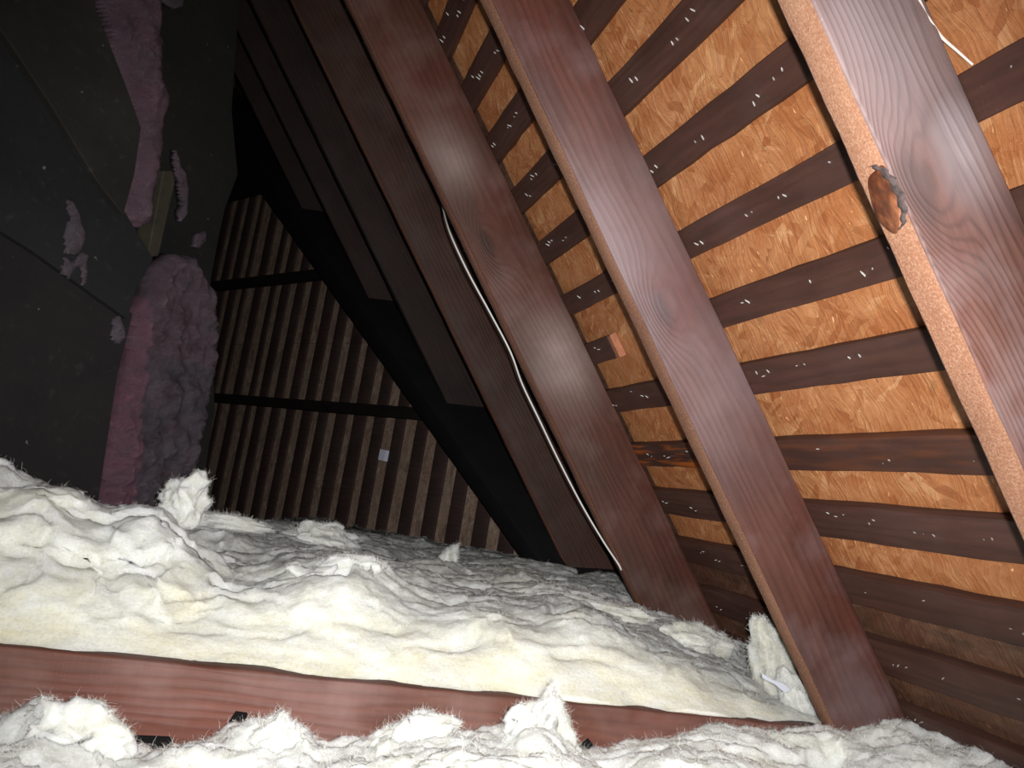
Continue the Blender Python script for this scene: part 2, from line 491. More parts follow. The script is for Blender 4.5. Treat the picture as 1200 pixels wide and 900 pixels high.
for s0, s1, y0, y1, m in sheets:
    ya0, ya1 = min(y1, y_hip(s0) + .05), min(y1, y_hip(s1) + .05)
    if ya0 <= y0: continue
    ya1 = max(ya1, y0 + .01)
    z0, z1 = BT + .0005, BT + .0125
    me = pymesh('strand_board_sheet', [(s0, y0, z0), (s1, y0, z0), (s1, ya1, z0), (s0, ya0, z0), (s0, y0, z1), (s1, y0, z1), (s1, ya1, z1), (s0, ya0, z1)],
                [(0, 3, 2, 1), (4, 5, 6, 7), (0, 1, 5, 4), (1, 2, 6, 5), (2, 3, 7, 6), (3, 0, 4, 7)])
    add_part('strand_board_sheet', me, m, ceiling, frame(roof(0, 0), SL, YA, NR))

bat_edges = [(-.470, -.406), (-.329, -.270), (-.189, -.132), (-.047, .006), (.084, .140), (.212, .270), (.359, .418), (.483, .549), (.620, .684), (.756, .825), (.893, .958), (1.03, 1.09)]
for k in range(1, 16): bat_edges.append((-.470 - .138 * k, -.408 - .138 * k))
st_v, st_f = [], []
def staple(p, d, L, r=.0011):
    d = unit(d); a = unit(np.cross(d, [.3, .8, .5])); b = np.cross(d, a)
    base = len(st_v)
    for t_, rr in ((-.1, r), (.55, r), (1, r * .25)):
        for k in range(4):
            st_v.append(p + d * L * t_ + (a * math.cos(k * 1.571) + b * math.sin(k * 1.571)) * rr)
    for q in range(2):
        for k in range(4):
            st_f.append((base + q * 4 + k, base + q * 4 + (k + 1) % 4, base + q * 4 + 4 + (k + 1) % 4, base + q * 4 + 4 + k))
for bi, (s0, s1) in enumerate(bat_edges):
    yh = min(y_hip(s0), y_hip(s1)) + .02
    spans = [(-.3, yh)]
    if bi == 4: spans = [(-.3, 1.41), (1.746, yh)]
    elif bi in (2, 7): spans = [(-.3, 1.297), (1.299, yh)]
    elif bi in (0, 9): spans = [(-.3, 1.91), (1.912, yh)]
    for (ya, yb) in spans:
        if yb - ya < .1: continue
        ns = max(4, int((yb - ya) / .06))
        ring0 = [(ya, s0, 0), (ya, s1, 0), (ya, s1, BT), (ya, s0, BT)]
        ring1 = [(yb, s0, 0), (yb, s1, 0), (yb, s1, BT), (yb, s0, BT)]
        me = rough_board('batten', ring0, ring1, ns, .0015, .0016, bi)
        # local x = along the batten (Y), local y = down slope, local z = outward: mirrored frame, so flip y
        co = np.empty(len(me.vertices) * 3, np.float32); me.vertices.foreach_get('co', co); co = co.reshape(-1, 3)
        co[:, 1] *= -1; me.vertices.foreach_set('co', co.ravel()); me.flip_normals(); me.update()
        add_part('batten', me, M_BATR if bi == 6 else M_BAT, ceiling, frame(roof(0, 0), YA, -SL, NR))
        # staple points coming through
        y = ya + random.uniform(.05, .15)
        while y < min(yb, 3.3):
            sm = s0 + (s1 - s0) * random.uniform(.25, .75)
            for q in range(random.choice((1, 2, 2, 2, 3))):
                p = roof(sm + random.uniform(-.004, .004), y + q * random.uniform(.014, .022), 0)
                L = random.uniform(.006, .012)
                staple(p, -NR * .5 + YA * random.uniform(-.7, -.2) + SL * random.uniform(-.7, -.1), L)
            y += random.uniform(.055, .17)
me = pymesh('staple_points', st_v, st_f)
o = add_part('staple_points', me, M_STEEL, ceiling, Matrix.Identity(4))
tag(o, 'bright steel staple points poking through the battens', kind='stuff')

# ------------------------------------------------------------------ rafters
S_TOP = -2.75
raf_labels = ['nearest roof rafter, pale sawn edge and swirling grain, at the top right corner',
              'second nearest rafter with an oval knot, running down to the floor joist',
              'third rafter, brown with a dusty pale patch, beside the white cable',
              'narrow-looking rafter just left of the white cable, reaching the insulation',
              'dim rafter ending against the black hip beam, half way up it',
              'short dark rafter ending high against the black hip beam',
              'farthest dark rafter at the top of the black hip beam']
mdir = -unit(NR + FN)
HC = [.03, .03, .03, -.03, .048, .064, .08]       # where each rafter is cut against the tapering hip beam
for i, R in enumerate(RAFT):
    y0, y1, dp = R['y'], R['y'] + R['th'], R['dp']
    def s_end(y, dep):
        # plane of the hip beam's roof-side face: distance to roof = distance to back wall (less half its thickness)
        p = roof(0, y, dep) - CAM
        return (KF - dep - HC[i] - FN.dot(p)) / FN.dot(SL)
    c0, c1 = [], []
    for (yy, zz) in ((y0, 0), (y1, 0), (y1, -dp), (y0, -dp)):
        c0.append((S_TOP, yy - y0, zz))
        e = min(s_end(yy, -zz), 1.12 if i < 2 else 1.05)
        c1.append((e, yy - y0, zz))
    mats = [M_R[i] if i < 4 else M_DIMR, M_EDGE[i] if i < 3 else (M_EDGE[2] if i == 3 else M_DIMR)]
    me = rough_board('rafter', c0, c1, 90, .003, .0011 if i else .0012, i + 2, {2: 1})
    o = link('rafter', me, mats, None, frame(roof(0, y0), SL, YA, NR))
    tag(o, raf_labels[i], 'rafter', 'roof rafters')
    R['o'] = o

# torn knot on the nearest rafter's sawn edge
def knot_patch():
    R = RAFT[0]
    c = on_plane(1037, 232, NR, RD - R['dp'])
    ca = on_plane(1052, 268, NR, RD - R['dp']) - on_plane(1022, 195, NR, RD - R['dp'])
    v, f = [], []
    nr, na = 9, 40
    half = .5 * abs(ca.dot(SL)); wid = R['th'] * .47
    # local frame of the rafter
    lc = c - roof(0, R['y']); lx = lc.dot(SL)
    for i in range(nr + 1):
        r = i / nr
        for k in range(na):
            a = 2 * math.pi * k / na
            x = lx + half * r * math.cos(a) * (1 + .14 * math.sin(3 * a + 1)) + .012 * r * math.sin(a)
            y = R['th'] * .5 + wid * r * math.sin(a) * (1 + .08 * math.sin(2 * a))
            h = .0035 * (1 - r * r) + .0012 * math.sin(x * 420 + y * 300) * (1 - r) - (.002 if i == nr else 0)
            v.append((x, y, -R['dp'] - h - .0006))
    for i in range(nr):
        for k in range(na):
            a = i * na + k; b = i * na + (k + 1) % na
            f.append((a, b, b + na, a + na))
    me = pymesh('knot', v, f, True)
    t = NT('resin_knot'); co = t.coord()
    n1 = t.noise(t.mapping(co, (30, 60, 60), (0, 0, .6)), 1, 4, .6)
    c = t.ramp(n1, [(.3, lin(46, 26, 19)), (.5, lin(86, 48, 31)), (.66, lin(126, 78, 50)), (.8, lin(68, 40, 28))])
    m = t.done(c, .35, t.bump(n1, .5, .003), .5)
    me.materials.append(m)
    o = bpy.data.objects.new('knot', me); C.objects.link(o); o.parent = R['o']
    tag(o, 'orange-brown torn knot')
    # dark bark rim towards the grainy face
    v, f = [], []
    for k in range(25):
        a = math.pi * (-1.02 + .95 * k / 24)
        ex = half * 1.05 * math.cos(a); ey = wid * 1.02 * math.sin(a)
        ww = .0052 * math.sin(math.pi * (k + .3) / 24.8) + .0008
        px, py = lx + ex, R['th'] * .5 + ey
        for (dy, h) in ((-ww, .0), (-ww * .4, .0028), (ww * .4, .0024), (ww, -.001)):
            v.append((px, py + dy + .0005 + .002 * math.sin(k * 1.7), -R['dp'] - h - .001))
    for k in range(24):
        for j in range(3):
            a = k * 4 + j; f.append((a, a + 1, a + 5, a + 4))
    me = pymesh('bark_rim', v, f, True); me.materials.append(simple('dark_bark', (42, 34, 32), .8, 0, .2, 120, (96, 84, 82), .5))
    q = bpy.data.objects.new('bark_rim', me); C.objects.link(q); q.parent = R['o']
knot_patch()

# ------------------------------------------------------------------ black hip beam in the corner of roof and back wall
LH = unit(np.cross(NR, FN)); LH = LH if LH[2] < 0 else -LH
def corner(dist_r, dist_f):                     # point (at t=0) at given distances inside roof / back wall
    A = np.array([NR, FN, LH]); b = np.array([RD - dist_r, KF - dist_f, -1.5])
    return CAM + np.linalg.solve(A, b)
tdir = unit(np.cross(LH, mdir))
if tdir.dot(NR) < 0: tdir = -tdir
inner = corner(.22, .22); outer = corner(.005, .005)
hp = [outer - tdir * .03, outer + tdir * .028, inner + tdir * .028, inner - tdir * .03]
hw = frame(inner, LH, unit(np.cross(mdir, LH)), mdir)
hinv = np.linalg.inv(np.array(hw))
def tol(p): return (hinv @ np.append(p, 1))[:3]
hp0 = [outer - tdir * .03, outer + tdir * .14, inner + tdir * .14, inner - tdir * .03]
ring0 = [tol(p - LH * 3.6) for p in hp0]; ring1 = [tol(p + LH * .75) for p in hp]
me = rough_board('hip_beam', ring0, ring1, 50, .004, .0015, 31)
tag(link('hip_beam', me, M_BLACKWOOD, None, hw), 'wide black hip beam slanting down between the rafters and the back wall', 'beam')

# ------------------------------------------------------------------ back wall: vertical battens over sooty strand board, two dark rails
FO = CAM + FN * KF
def fw(wv, z, off=0.): return CAM + FN * (KF - off) + WD * wv + ZA * z      # off > 0 = towards the room
wall_back = tag(empty('wall_back', tuple(fw(3., -.45))), 'far wall of vertical dark battens over sooty weathered boarding', 'wall', kind='structure')
FM = frame(CAM + FN * KF, WD, ZA, np.cross(WD, ZA))
sgn = np.cross(WD, ZA).dot(FN)                 # local z direction relative to outward normal
def wbox(name, w0, w1, z0, z1, o0, o1, mat, along, seed):
    """box on the back wall; o = distance towards the room"""
    z_a, z_b = -o0 * sgn, -o1 * sgn
    if along == 'z':
        r0 = [(w0, z0, z_a), (w1, z0, z_a), (w1, z0, z_b), (w0, z0, z_b)]; r1 = [(a, z1, c) for a, b, c in r0]
    else:
        r0 = [(w0, z0, z_a), (w0, z1, z_a), (w0, z1, z_b), (w0, z0, z_b)]; r1 = [(w1, b, c) for a, b, c in r0]
    me = rough_board(name, r0, r1, 14, .0015, .0022, seed)
    return add_part(name, me, mat, wall_back, FM)
TOPZ = 1.62
for j, (w0, w1) in enumerate([(1.2, 2.44), (2.442, 3.66), (3.662, 4.88), (4.882, 6.2)]):
    for (z0, z1) in ((-.5, .58), (.582, 2.3)):
        me = pymesh('strand_board_sheet', [(w0, z0, 0), (w1, z0, 0), (w1, z1, 0), (w0, z1, 0), (w0, z0, .012 * sgn), (w1, z0, .012 * sgn), (w1, z1, .012 * sgn), (w0, z1, .012 * sgn)],
                    [(0, 1, 2, 3), (4, 7, 6, 5), (0, 4, 5, 1), (1, 5, 6, 2), (2, 6, 7, 3), (3, 7, 4, 0)])
        add_part('strand_board_sheet', me, M_OSBBACK, wall_back, FM)
PER = .143
centres = [2.112 + PER * k for k in range(-4, 24)]      # light gaps are centred here; battens sit between
for k, cgap in enumerate(centres):
    wide = 1.0
    b0 = cgap + .033 + random.uniform(-.006, .006); b1 = cgap + PER - .033 + random.uniform(-.006, .006)
    if k == 19: b0 += .03
    if k == 17: b1 -= .03
    wbox('batten', b0, b1, -.5, 2.2, .001, .011, M_BATBACK, 'z', k)
for zc in (.267, .925):
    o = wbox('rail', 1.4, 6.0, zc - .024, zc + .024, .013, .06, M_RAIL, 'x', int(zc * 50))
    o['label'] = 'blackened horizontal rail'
for (z0, z1) in ((1.47, 1.60), (1.602, 1.95), (1.952, 2.25)):  # added black boards stand in for the darkness above the battens
    o = wbox('dark_filler_board', 1.4, 6.0, z0, z1, .013, .06, M_BLACKWOOD, 'x', int(z0 * 70))
    o['label'] = 'added black board filling the dark above the far battens'
# small pale sticker on the far boarding
c = on_plane(452, 534, FN, KF - .001)
wv, zz = (c - CAM).dot(WD), c[2] - CAM[2]
me = pymesh('sticker', [(wv - .02, zz - .024, -.0008 * sgn), (wv + .02, zz - .022, -.0008 * sgn), (wv + .019, zz + .024, -.0008 * sgn), (wv - .021, zz + .022, -.0008 * sgn),
                        (wv - .02, zz - .024, -.022 * sgn), (wv + .02, zz - .022, -.022 * sgn), (wv + .019, zz + .024, -.022 * sgn), (wv - .021, zz + .022, -.022 * sgn)],
            [(0, 1, 2, 3), (7, 6, 5, 4), (0, 4, 5, 1), (1, 5, 6, 2), (2, 6, 7, 3), (3, 7, 4, 0)])
tag(link('sticker', me, simple('pale_blue_paper', (196, 200, 214), .8), None, FM), 'small pale bluish paper tag stuck on the far battened wall', 'tag')

# ------------------------------------------------------------------ left wall of black boards with pink batts behind
VN = unit([-.8, .6, 0])                          # outward normal of that wall (away from camera)
VD = np.array([.6, .8, 0.])
VK = VN.dot(np.array([-.5, 1.75, 0]))
VM = frame(CAM + VN * VK, VD, ZA, np.cross(VD, ZA))
vs_ = np.cross(VD, ZA).dot(VN)
def vloc(px, py, off=0.):
    p = on_plane(px, py, VN, VK + off) - CAM
    return float(p.dot(VD)), float(p[2])
wall_left = tag(empty('wall_left', tuple(CAM + VN * VK + VD * 0 - ZA * .45)), 'near left wall of slanting soot-black boards', 'wall', kind='structure')
def prism(name, pts, z0, z1, mat, parent, mw, bev=.002):
    bm = bmesh.new()
    vs0 = [bm.verts.new((a, b, z0)) for a, b in pts]
    face = bm.faces.new(vs0)
    r = bmesh.ops.extrude_face_region(bm, geom=[face])
    for e in r['geom']:
        if isinstance(e, bmesh.types.BMVert): e.co.z = z1
    bmesh.ops.recalc_face_normals(bm, faces=bm.faces)
    bmesh.ops.bevel(bm, geom=[e for e in bm.edges], offset=bev, segments=1, affect='EDGES')
    me = bpy.data.meshes.new(name); bm.to_mesh(me); bm.free()
    return add_part(name, me, mat, parent, mw)
def board_mat(name, a, b, seed):
    t = NT(name); co = t.coord()
    co = t.vec('ADD', co, (seed, seed * 2, 0))
    n1 = t.noise(t.mapping(co, (3, 5, 5)), 1, 5, .65)
    c = t.ramp(n1, [(.3, lin(*a)), (.7, lin(*b))])
    g = t.noise(t.mapping(co, (40, 40, 40)), 1, 3, .6)
    c = t.mix(t.ramp(g, [(.6, 0.), (.8, .35)]), c, lin(*[v * 1.6 + 8 for v in b]))
    s_ = t.noise(co, 60, 1, .4)
    c = t.mix(t.ramp(s_, [(.785, 0.), (.80, .5)]), c, lin(120, 116, 112))
    return t.done(c, .8, t.bump(g, .4, .003), .2)
lb = [('board', [(-420, -330), (108, -70), (113, 10), (150, 105), (166, 150), (158, 205), (145, 252), (113, 211), (60, 123), (0, 33)], .0, ((30, 29, 28), (42, 41, 38))),
      ('board', [(-420, -330), (0, 25), (60, 115), (113, 203), (148, 250), (180, 303), (160, 338), (150, 374), (40, 295), (-420, 10)], .022, ((27, 27, 29), (36, 36, 37))),
      ('board', [(-420, -5), (40, 285), (156, 368), (138, 440), (116, 585), (108, 700), (-420, 760)], .044, ((28, 27, 29), (38, 36, 35)))]
for k, (nm, pts, off, cc) in enumerate(lb):
    lp = [vloc(px, py, off) for px, py in pts]
    prism(nm, lp, off * vs_, (off + .02) * vs_, board_mat('sooty_board_%s' % 'abc'[k], cc[0], cc[1], k * 3.), wall_left, VM)
# the dark panel and pale stud further back, beyond the pink batts
OFF2 = .20
lp = [vloc(px, py, OFF2) for px, py in [(150, -60), (288, -60), (278, 40), (272, 130), (279, 205), (262, 250), (247, 330), (252, 480), (225, 660), (120, 660), (150, 300)]]
pan = prism('panel', lp, OFF2 * vs_, (OFF2 + .02) * vs_, board_mat('sooty_panel', (24, 24, 24), (34, 33, 31), 11.), wall_left, VM)
pan['label'] = 'soot-grey sheet behind the pink insulation'
lp = [vloc(px, py, OFF2 - .05) for px, py in [(192, 200), (206, 200), (205, 215), (186, 300), (172, 302), (176, 285)]]
sd = prism('stud', lp, (OFF2 - .05) * vs_, (OFF2 - .002) * vs_, simple('olive_grey_wood', (64, 60, 48), .8, 0, .2, 30, (48, 44, 38), .3), wall_left, VM)
sd['label'] = 'olive-grey splintered stud end'

# ------------------------------------------------------------------ fluffy fibreglass builders
def add_fuzz(name, V, Nn, parent, mat, count, lo, hi, width=.00028, region=None, grav=-.15):
    idx = np.arange(len(V)) if region is None else np.nonzero(region)[0]
    if len(idx) == 0: return
    pick = rng.choice(idx, count)
    p = V[pick] + rng.normal(0, .001, (count, 3))
    d = Nn[pick] + rng.normal(0, .75, (count, 3)); d /= np.linalg.norm(d, axis=1)[:, None]
    L = rng.uniform(lo, hi, count) * (rng.random(count) ** 1.5 * .8 + .2)
    curl = rng.normal(0, .9, (count, 3))
    seg = 4
    pts = [p - d * .002]
    cur, dd = pts[0], d.copy()
    for k in range(seg):
        cur = cur + dd * (L / seg)[:, None]
        pts.append(cur)
        dd = dd + curl * .55 + rng.normal(0, .35, (count, 3)) + np.array([0, 0, grav * .3]); dd /= np.linalg.norm(dd, axis=1)[:, None]
    side = np.cross(d, rng.normal(size=(count, 3))); side /= np.linalg.norm(side, axis=1)[:, None] + 1e-9
    vs2 = []
    for k, q in enumerate(pts):
        wv = width * (1 - .65 * k / seg) * .5
        vs2.append(q + side * wv); vs2.append(q - side * wv)
    A = np.stack(vs2, 1).reshape(-1, 3)
    n = 2 * (seg + 1)
    base = np.arange(count)[:, None] * n
    qs = []
    for k in range(seg):
        qs.append(np.concatenate([base + 2 * k, base + 2 * k + 1, base + 2 * k + 3, base + 2 * k + 2], 1))
    me = npmesh(name, A - np.array(parent.location), np.concatenate(qs), True)
    me.materials.append(mat)
    o = bpy.data.objects.new(name, me); C.objects.link(o); o.parent = parent
    o['kind'] = 'stuff'
    return o

def normals_of(me):
    n = np.empty(len(me.vertices) * 3, np.float32); me.vertex_normals.foreach_get('vector', n)
    return n.reshape(-1, 3)

class RBF:
    def __init__(s, P, vals, smooth=.0):
        s.P = np.asarray(P, float); vals = np.asarray(vals, float)
        if vals.ndim == 1: vals = vals[:, None]
        n = len(s.P); r = np.linalg.norm(s.P[:, None] - s.P[None], axis=2)
        A = np.zeros((n + 3, n + 3)); A[:n, :n] = r - smooth * np.eye(n)
        Q = np.c_[np.ones(n), s.P]; A[:n, n:] = Q; A[n:, :n] = Q.T
        s.c = np.linalg.solve(A, np.r_[vals, np.zeros((3, vals.shape[1]))])
    def __call__(s, X):
        out = []
        for ch in np.array_split(X, max(1, len(X) // 20000)):
            r = np.linalg.norm(ch[:, None] - s.P[None], axis=2)
            out.append(r @ s.c[:len(s.P)] + np.c_[np.ones(len(ch)), ch] @ s.c[len(s.P):])
        return np.concatenate(out)

def heap(name, label, ctrl, x0, x1, y0, y1, res, base, clip=None, amp=1., fuzz=6000, group=None, front=0., seedv=0., fuzzlen=(.005, .024), drop=None, ampf=None):
    """Loose glass-wool: surface through control points (x, y, z, dust, yellow), puffed and torn by noise, skirted to base."""
    P = np.array(ctrl)
    rb = RBF(P[:, :2], P[:, 2:], .002)
    nx = int((x1 - x0) / res) + 1; ys = [y0]
    while ys[-1] < y1:                            # finer near the viewer's side
        ys.append(ys[-1] + res * min(2.6, .85 + .9 * max(0, ys[-1] - y0 - .35)))
    ny = len(ys)
    gx, gy = np.meshgrid(np.linspace(x0, x1, nx), np.array(ys), indexing='ij')
    X = np.c_[gx.ravel(), gy.ravel()]
    if ampf is not None: amp = amp * ampf(X)
    val = rb(X)
    z, dust, yel = val[:, 0], np.clip(val[:, 1], 0, 1), np.clip(val[:, 2], 0, 1)
    p = np.c_[X, z + seedv]
    q = p + .03 * np.c_[fbm(p + 3, 9, 2), fbm(p + 7, 9, 2), fbm(p + 11, 9, 2)]
    h = .050 * amp * fbm(q, 4.5, 2) + .016 * amp * (.22 - billow(q + 6, 10, 2)) + .010 * amp * fbm(q + 5, 26, 2) + .0055 * amp * fbm(q, 70, 2) + .0036 * fbm(q + 2, 150, 2)
    pit = np.clip(perlin(q * np.array([9, 13, 13]) + 40) - .42, 0, 1) / .3; h = h - .045 * amp * np.clip(pit, 0, 1) ** 1.5
    crease = 1 - np.abs(perlin(q * np.array([5, 11, 11]) + 90)); h = h - .010 * amp * np.clip(crease - .8, 0, 1) ** 2 / .04
    sx = .034 * amp * fbm(q + 21, 11, 2) + .006 * amp * fbm(q + 4, 50, 2)
    sy = .040 * amp * fbm(q + 51, 11, 2) + .006 * amp * fbm(q + 8, 50, 2)
    if front:                                     # keep the batt's cut front against the joist
        k = sstep(.02, .16, X[:, 1] - y0)
        h = h * (.3 + .7 * k); sy = sy * (.2 + .8 * k)
    V = np.c_[X[:, 0] + sx, X[:, 1] + sy, z + h]
    if drop is not None:
        V[:, 2] -= drop(X)
    V[:, 2] = np.maximum(V[:, 2], base + .004)
    V[:, 1] = np.maximum(V[:, 1], y0 - .01)
    if clip is not None: V = clip(V)
    if base is not None:
        pass
    # bottom sheet: same outline flattened
    border = []
    ii = lambda a, b: a * ny + b
    border += [ii(a, 0) for a in range(nx)] + [ii(nx - 1, b) for b in range(1, ny)] + [ii(a, ny - 1) for a in range(nx - 2, -1, -1)] + [ii(0, b) for b in range(ny - 2, 0, -1)]
    nb = len(border); B = V[border].copy(); B[:, 2] = base
    off = len(V)
    VV = np.r_[V, B, [B.mean(0)]]
    a = np.arange(nx - 1)[:, None] * ny + np.arange(ny - 1)[None]
    a = a.ravel()
    quads = np.c_[a, a + ny, a + ny + 1, a + 1]
    b = np.array(border); nxt = np.roll(b, -1); k = np.arange(nb)
    skirt = np.c_[b, off + k, off + (k + 1) % nb, nxt]
    quads = np.r_[quads, skirt]
    cx = float((x0 + x1) / 2); cy = float((y0 + y1) / 2)
    loc = np.array([cx, cy, base])
    me = npmesh(name, VV - loc, quads, True)
    me.materials.append(M_FIB)
    ex = np.zeros(nb + 1)
    ridge = sstep(-.01, .02, h)
    set_attr(me, 'dust', np.r_[np.clip(dust * (.75 + .5 * fbm(q, 30, 3)) + .12 * fbm(q, 12, 3), 0, 1), ex])
    set_attr(me, 'yellow', np.r_[np.clip(yel + .35 * fbm(q + 77, 8, 3), 0, 1), ex])
    o = bpy.data.objects.new(name, me); C.objects.link(o); o.location = loc
    tag(o, label, 'insulation', group)
    if fuzz:
        Nn = normals_of(me)[:len(V)]
        add_fuzz('loose_fibres', V, Nn, o, M_FUZZ, fuzz * 5, *fuzzlen)
    return o

def tuft(name, label, pos, scale, rot=0., lump=.5, fuzz=1500, mat=None, fmat=None, dust=.05, yellow=.1, pink=0., seedv=0., group=None, tilt=(0, 0), sub=5, taper=0.):
    """A torn lump of glass wool."""
    bm = bmesh.new(); bmesh.ops.create_icosphere(bm, subdivisions=sub, radius=1)
    V = np.array([v.co[:] for v in bm.verts]); Fq = np.array([[v.index for v in f.verts] for f in bm.faces]); bm.free()
    q = V + seedv
    vd = np.c_[fbm(q + 3, 1.1, 3), fbm(q + 23, 1.1, 3), fbm(q + 43, 1.1, 3)]
    q2 = q + .25 * vd
    r = 1 + lump * (.6 * fbm(q2 + 3, 1.5, 2) + .12 * fbm(q2 + 9, 5, 2) + .07 * fbm(q2 + 5, 15, 3))
    V = V * r[:, None] + lump * .9 * vd
    if taper: V[:, :2] *= (1 - taper * np.clip((V[:, 2:3] + 1) / 2, 0, 1.2))
    V = V * np.array(scale)
    Rm = np.array(Matrix.Rotation(rot, 3, 'Z') @ Matrix.Rotation(tilt[0], 3, 'X') @ Matrix.Rotation(tilt[1], 3, 'Y'))
    V = V @ Rm.T
    loc = np.array(pos, float)
    low = V[:, 2].min()
    org = loc + np.array([0, 0, low])
    me = npmesh(name, V - np.array([0, 0, low]), Fq, True)
    me.materials.append(mat or M_FIB)
    set_attr(me, 'dust', np.clip(dust + .3 * fbm(q, 3, 3), 0, 1))
    set_attr(me, 'yellow', np.clip(yellow + .3 * fbm(q + 50, 2, 3), 0, 1))
    set_attr(me, 'pink', np.clip(pink + .5 * fbm(q + 90, 2, 3), 0, 1))
    o = bpy.data.objects.new(name, me); C.objects.link(o); o.location = org
    tag(o, label, 'insulation', group)
    if fuzz: add_fuzz('loose_fibres', V + loc, normals_of(me), o, fmat or M_FUZZ, fuzz * 4, .005, .024)
    return o

def slab(name, label, pts_px, off, bulge, res, dust, pinkf, seedv=0., fuzz=1500, edge=.03, thick=.05):
    """Batt standing against the left wall: outline on that wall, bulging towards the room."""
    pl = np.array([vloc(px, py, off) for px, py in pts_px])
    lo, hi = pl.min(0) - res, pl.max(0) + res
    nx = int((hi[0] - lo[0]) / res) + 1; ny = int((hi[1] - lo[1]) / res) + 1
    gx, gy = np.meshgrid(np.linspace(lo[0], hi[0], nx), np.linspace(lo[1], hi[1], ny), indexing='ij')
    X = np.c_[gx.ravel(), gy.ravel()]
    q3 = np.c_[X, np.full(len(X), seedv)]
    Xw = X + .018 * np.c_[fbm(q3, 14, 3), fbm(q3 + 9, 14, 3)]
    inside = np.zeros(len(X), bool); dist = np.full(len(X), 9.)
    n = len(pl)
    for k in range(n):
        a, b = pl[k], pl[(k + 1) % n]
        cond = ((a[1] > Xw[:, 1]) != (b[1] > Xw[:, 1]))
        xi = (b[0] - a[0]) * (Xw[:, 1] - a[1]) / (b[1] - a[1] + 1e-12) + a[0]
        inside ^= cond & (Xw[:, 0] < xi)
        t = np.clip(((Xw - a) @ (b - a)) / ((b - a) @ (b - a)), 0, 1)
        dist = np.minimum(dist, np.linalg.norm(Xw - a - t[:, None] * (b - a), axis=1))
    prof = np.sqrt(np.clip(dist / edge, 0, 1))
    hgt = prof * (bulge + .6 * bulge * fbm(q3 + 2, 11, 4) + .9 * bulge * (billow(q3 + 8, 20, 3) - .2))
    top = off - hgt
    ny_ = ny
    g = inside.reshape(nx, ny)
    cell = g[:-1, :-1] & g[1:, :-1] & g[:-1, 1:] & g[1:, 1:]
    aa = (np.arange(nx - 1)[:, None] * ny + np.arange(ny - 1)[None])[cell]
    qf = np.c_[aa, aa + ny, aa + ny + 1, aa + 1]
    N0 = len(X)
    Vt = np.c_[X, top * vs_]; Vb = np.c_[X, np.full(N0, (off + thick) * vs_)]
    cnt = {}
    for f in qf:
        for k in range(4):
            e = (f[k], f[(k + 1) % 4]); r = (e[1], e[0])
            if r in cnt: del cnt[r]
            else: cnt[e] = 1
    sk = np.array([(e[1], e[0], e[0] + N0, e[1] + N0) for e in cnt]) if cnt else np.zeros((0, 4), int)
    Q = np.r_[qf, qf[:, ::-1] + N0, sk]
    used, inv = np.unique(Q, return_inverse=True)
    VV = np.r_[Vt, Vb][used]
    Q = inv.reshape(Q.shape)
    Wm = np.array(VM); Wv = VV @ Wm[:3, :3].T + Wm[:3, 3]
    loc = np.array([Wv[:, 0].mean(), Wv[:, 1].mean(), Wv[:, 2].min()])
    me = npmesh(name, Wv - loc, Q, True)
    bm = bmesh.new(); bm.from_mesh(me); bmesh.ops.recalc_face_normals(bm, faces=bm.faces); bm.to_mesh(me); bm.free()
    me.materials.append(M_FIBP)
    qq = np.c_[VV[:, :2], np.full(len(VV), seedv)]
    set_attr(me, 'dust', np.clip(dust + .9 * fbm(qq, 18, 4), 0, 1))
    set_attr(me, 'yellow', np.zeros(len(VV)))
    set_attr(me, 'pink', np.clip(pinkf(VV[:, 0], VV[:, 1]) + .25 * fbm(qq + 5, 14, 3), 0, 1))
    o = bpy.data.objects.new(name, me); C.objects.link(o); o.location = loc
    tag(o, label, 'insulation')
    if fuzz: add_fuzz('loose_fibres', Wv, normals_of(me), o, M_FUZZD, fuzz, .004, .02)
    return o

# pink, soot-dusted batts in the left wall
slab('insulation_batt', 'soot-dusted pink batt strip hanging from the top between the black boards', [(112, -40), (190, -40), (188, 60), (192, 120), (190, 160), (182, 215), (172, 262), (158, 270), (142, 255), (155, 190), (160, 140), (148, 110), (132, 60)], .09, .03, .006, .25,
     lambda a, b: .55 * np.ones_like(a), 1., 1500)
xa = vloc(150, 400, .12)[0]
slab('insulation_batt', 'tall lumpy grey-purple batt with a pink left edge standing on the white insulation', [(160, 350), (178, 312), (200, 298), (222, 300), (240, 335), (250, 375), (247, 420), (236, 480), (224, 540), (210, 640), (104, 640), (118, 560), (132, 480), (146, 430), (150, 390)], .13, .045, .006, .5,
     lambda a, b: np.where((a - vloc(165, 400, .13)[0]) * 1. + (vloc(165, 400, .13)[1] - b) * -.16 < -.012, .95, np.where(b > vloc(200, 420, .13)[1], .3, .12)), 2., 3000)
slab('insulation_scrap', 'thin grey shred of insulation dangling beside the olive stud end', [(203, 165), (212, 190), (222, 225), (218, 250), (208, 258), (212, 235), (206, 200)], .14, .012, .004, .5, lambda a, b: .2 * np.ones_like(a), 3., 200, .012, .012)
slab('insulation_scrap', 'small grey insulation tuft right of the dangling shred', [(228, 272), (240, 268), (243, 282), (233, 294), (224, 290)], .17, .012, .004, .4, lambda a, b: .2 * np.ones_like(a), 4., 150, .012, .012)
slab('insulation_scrap', 'grey insulation tuft at the top edge of the soot-grey sheet', [(188, -20), (216, -20), (214, 8), (204, 12), (190, 4)], .17, .012, .004, .4, lambda a, b: .1 * np.ones_like(a), 5., 150, .012, .012)
slab('insulation_scrap', 'pale ragged tuft stuck on the middle black board', [(76, 232), (84, 234), (88, 250), (97, 270), (96, 292), (84, 300), (73, 296), (77, 262)], .022, .012, .004, .25, lambda a, b: .12 * np.ones_like(a), 6., 200, .012, .004)
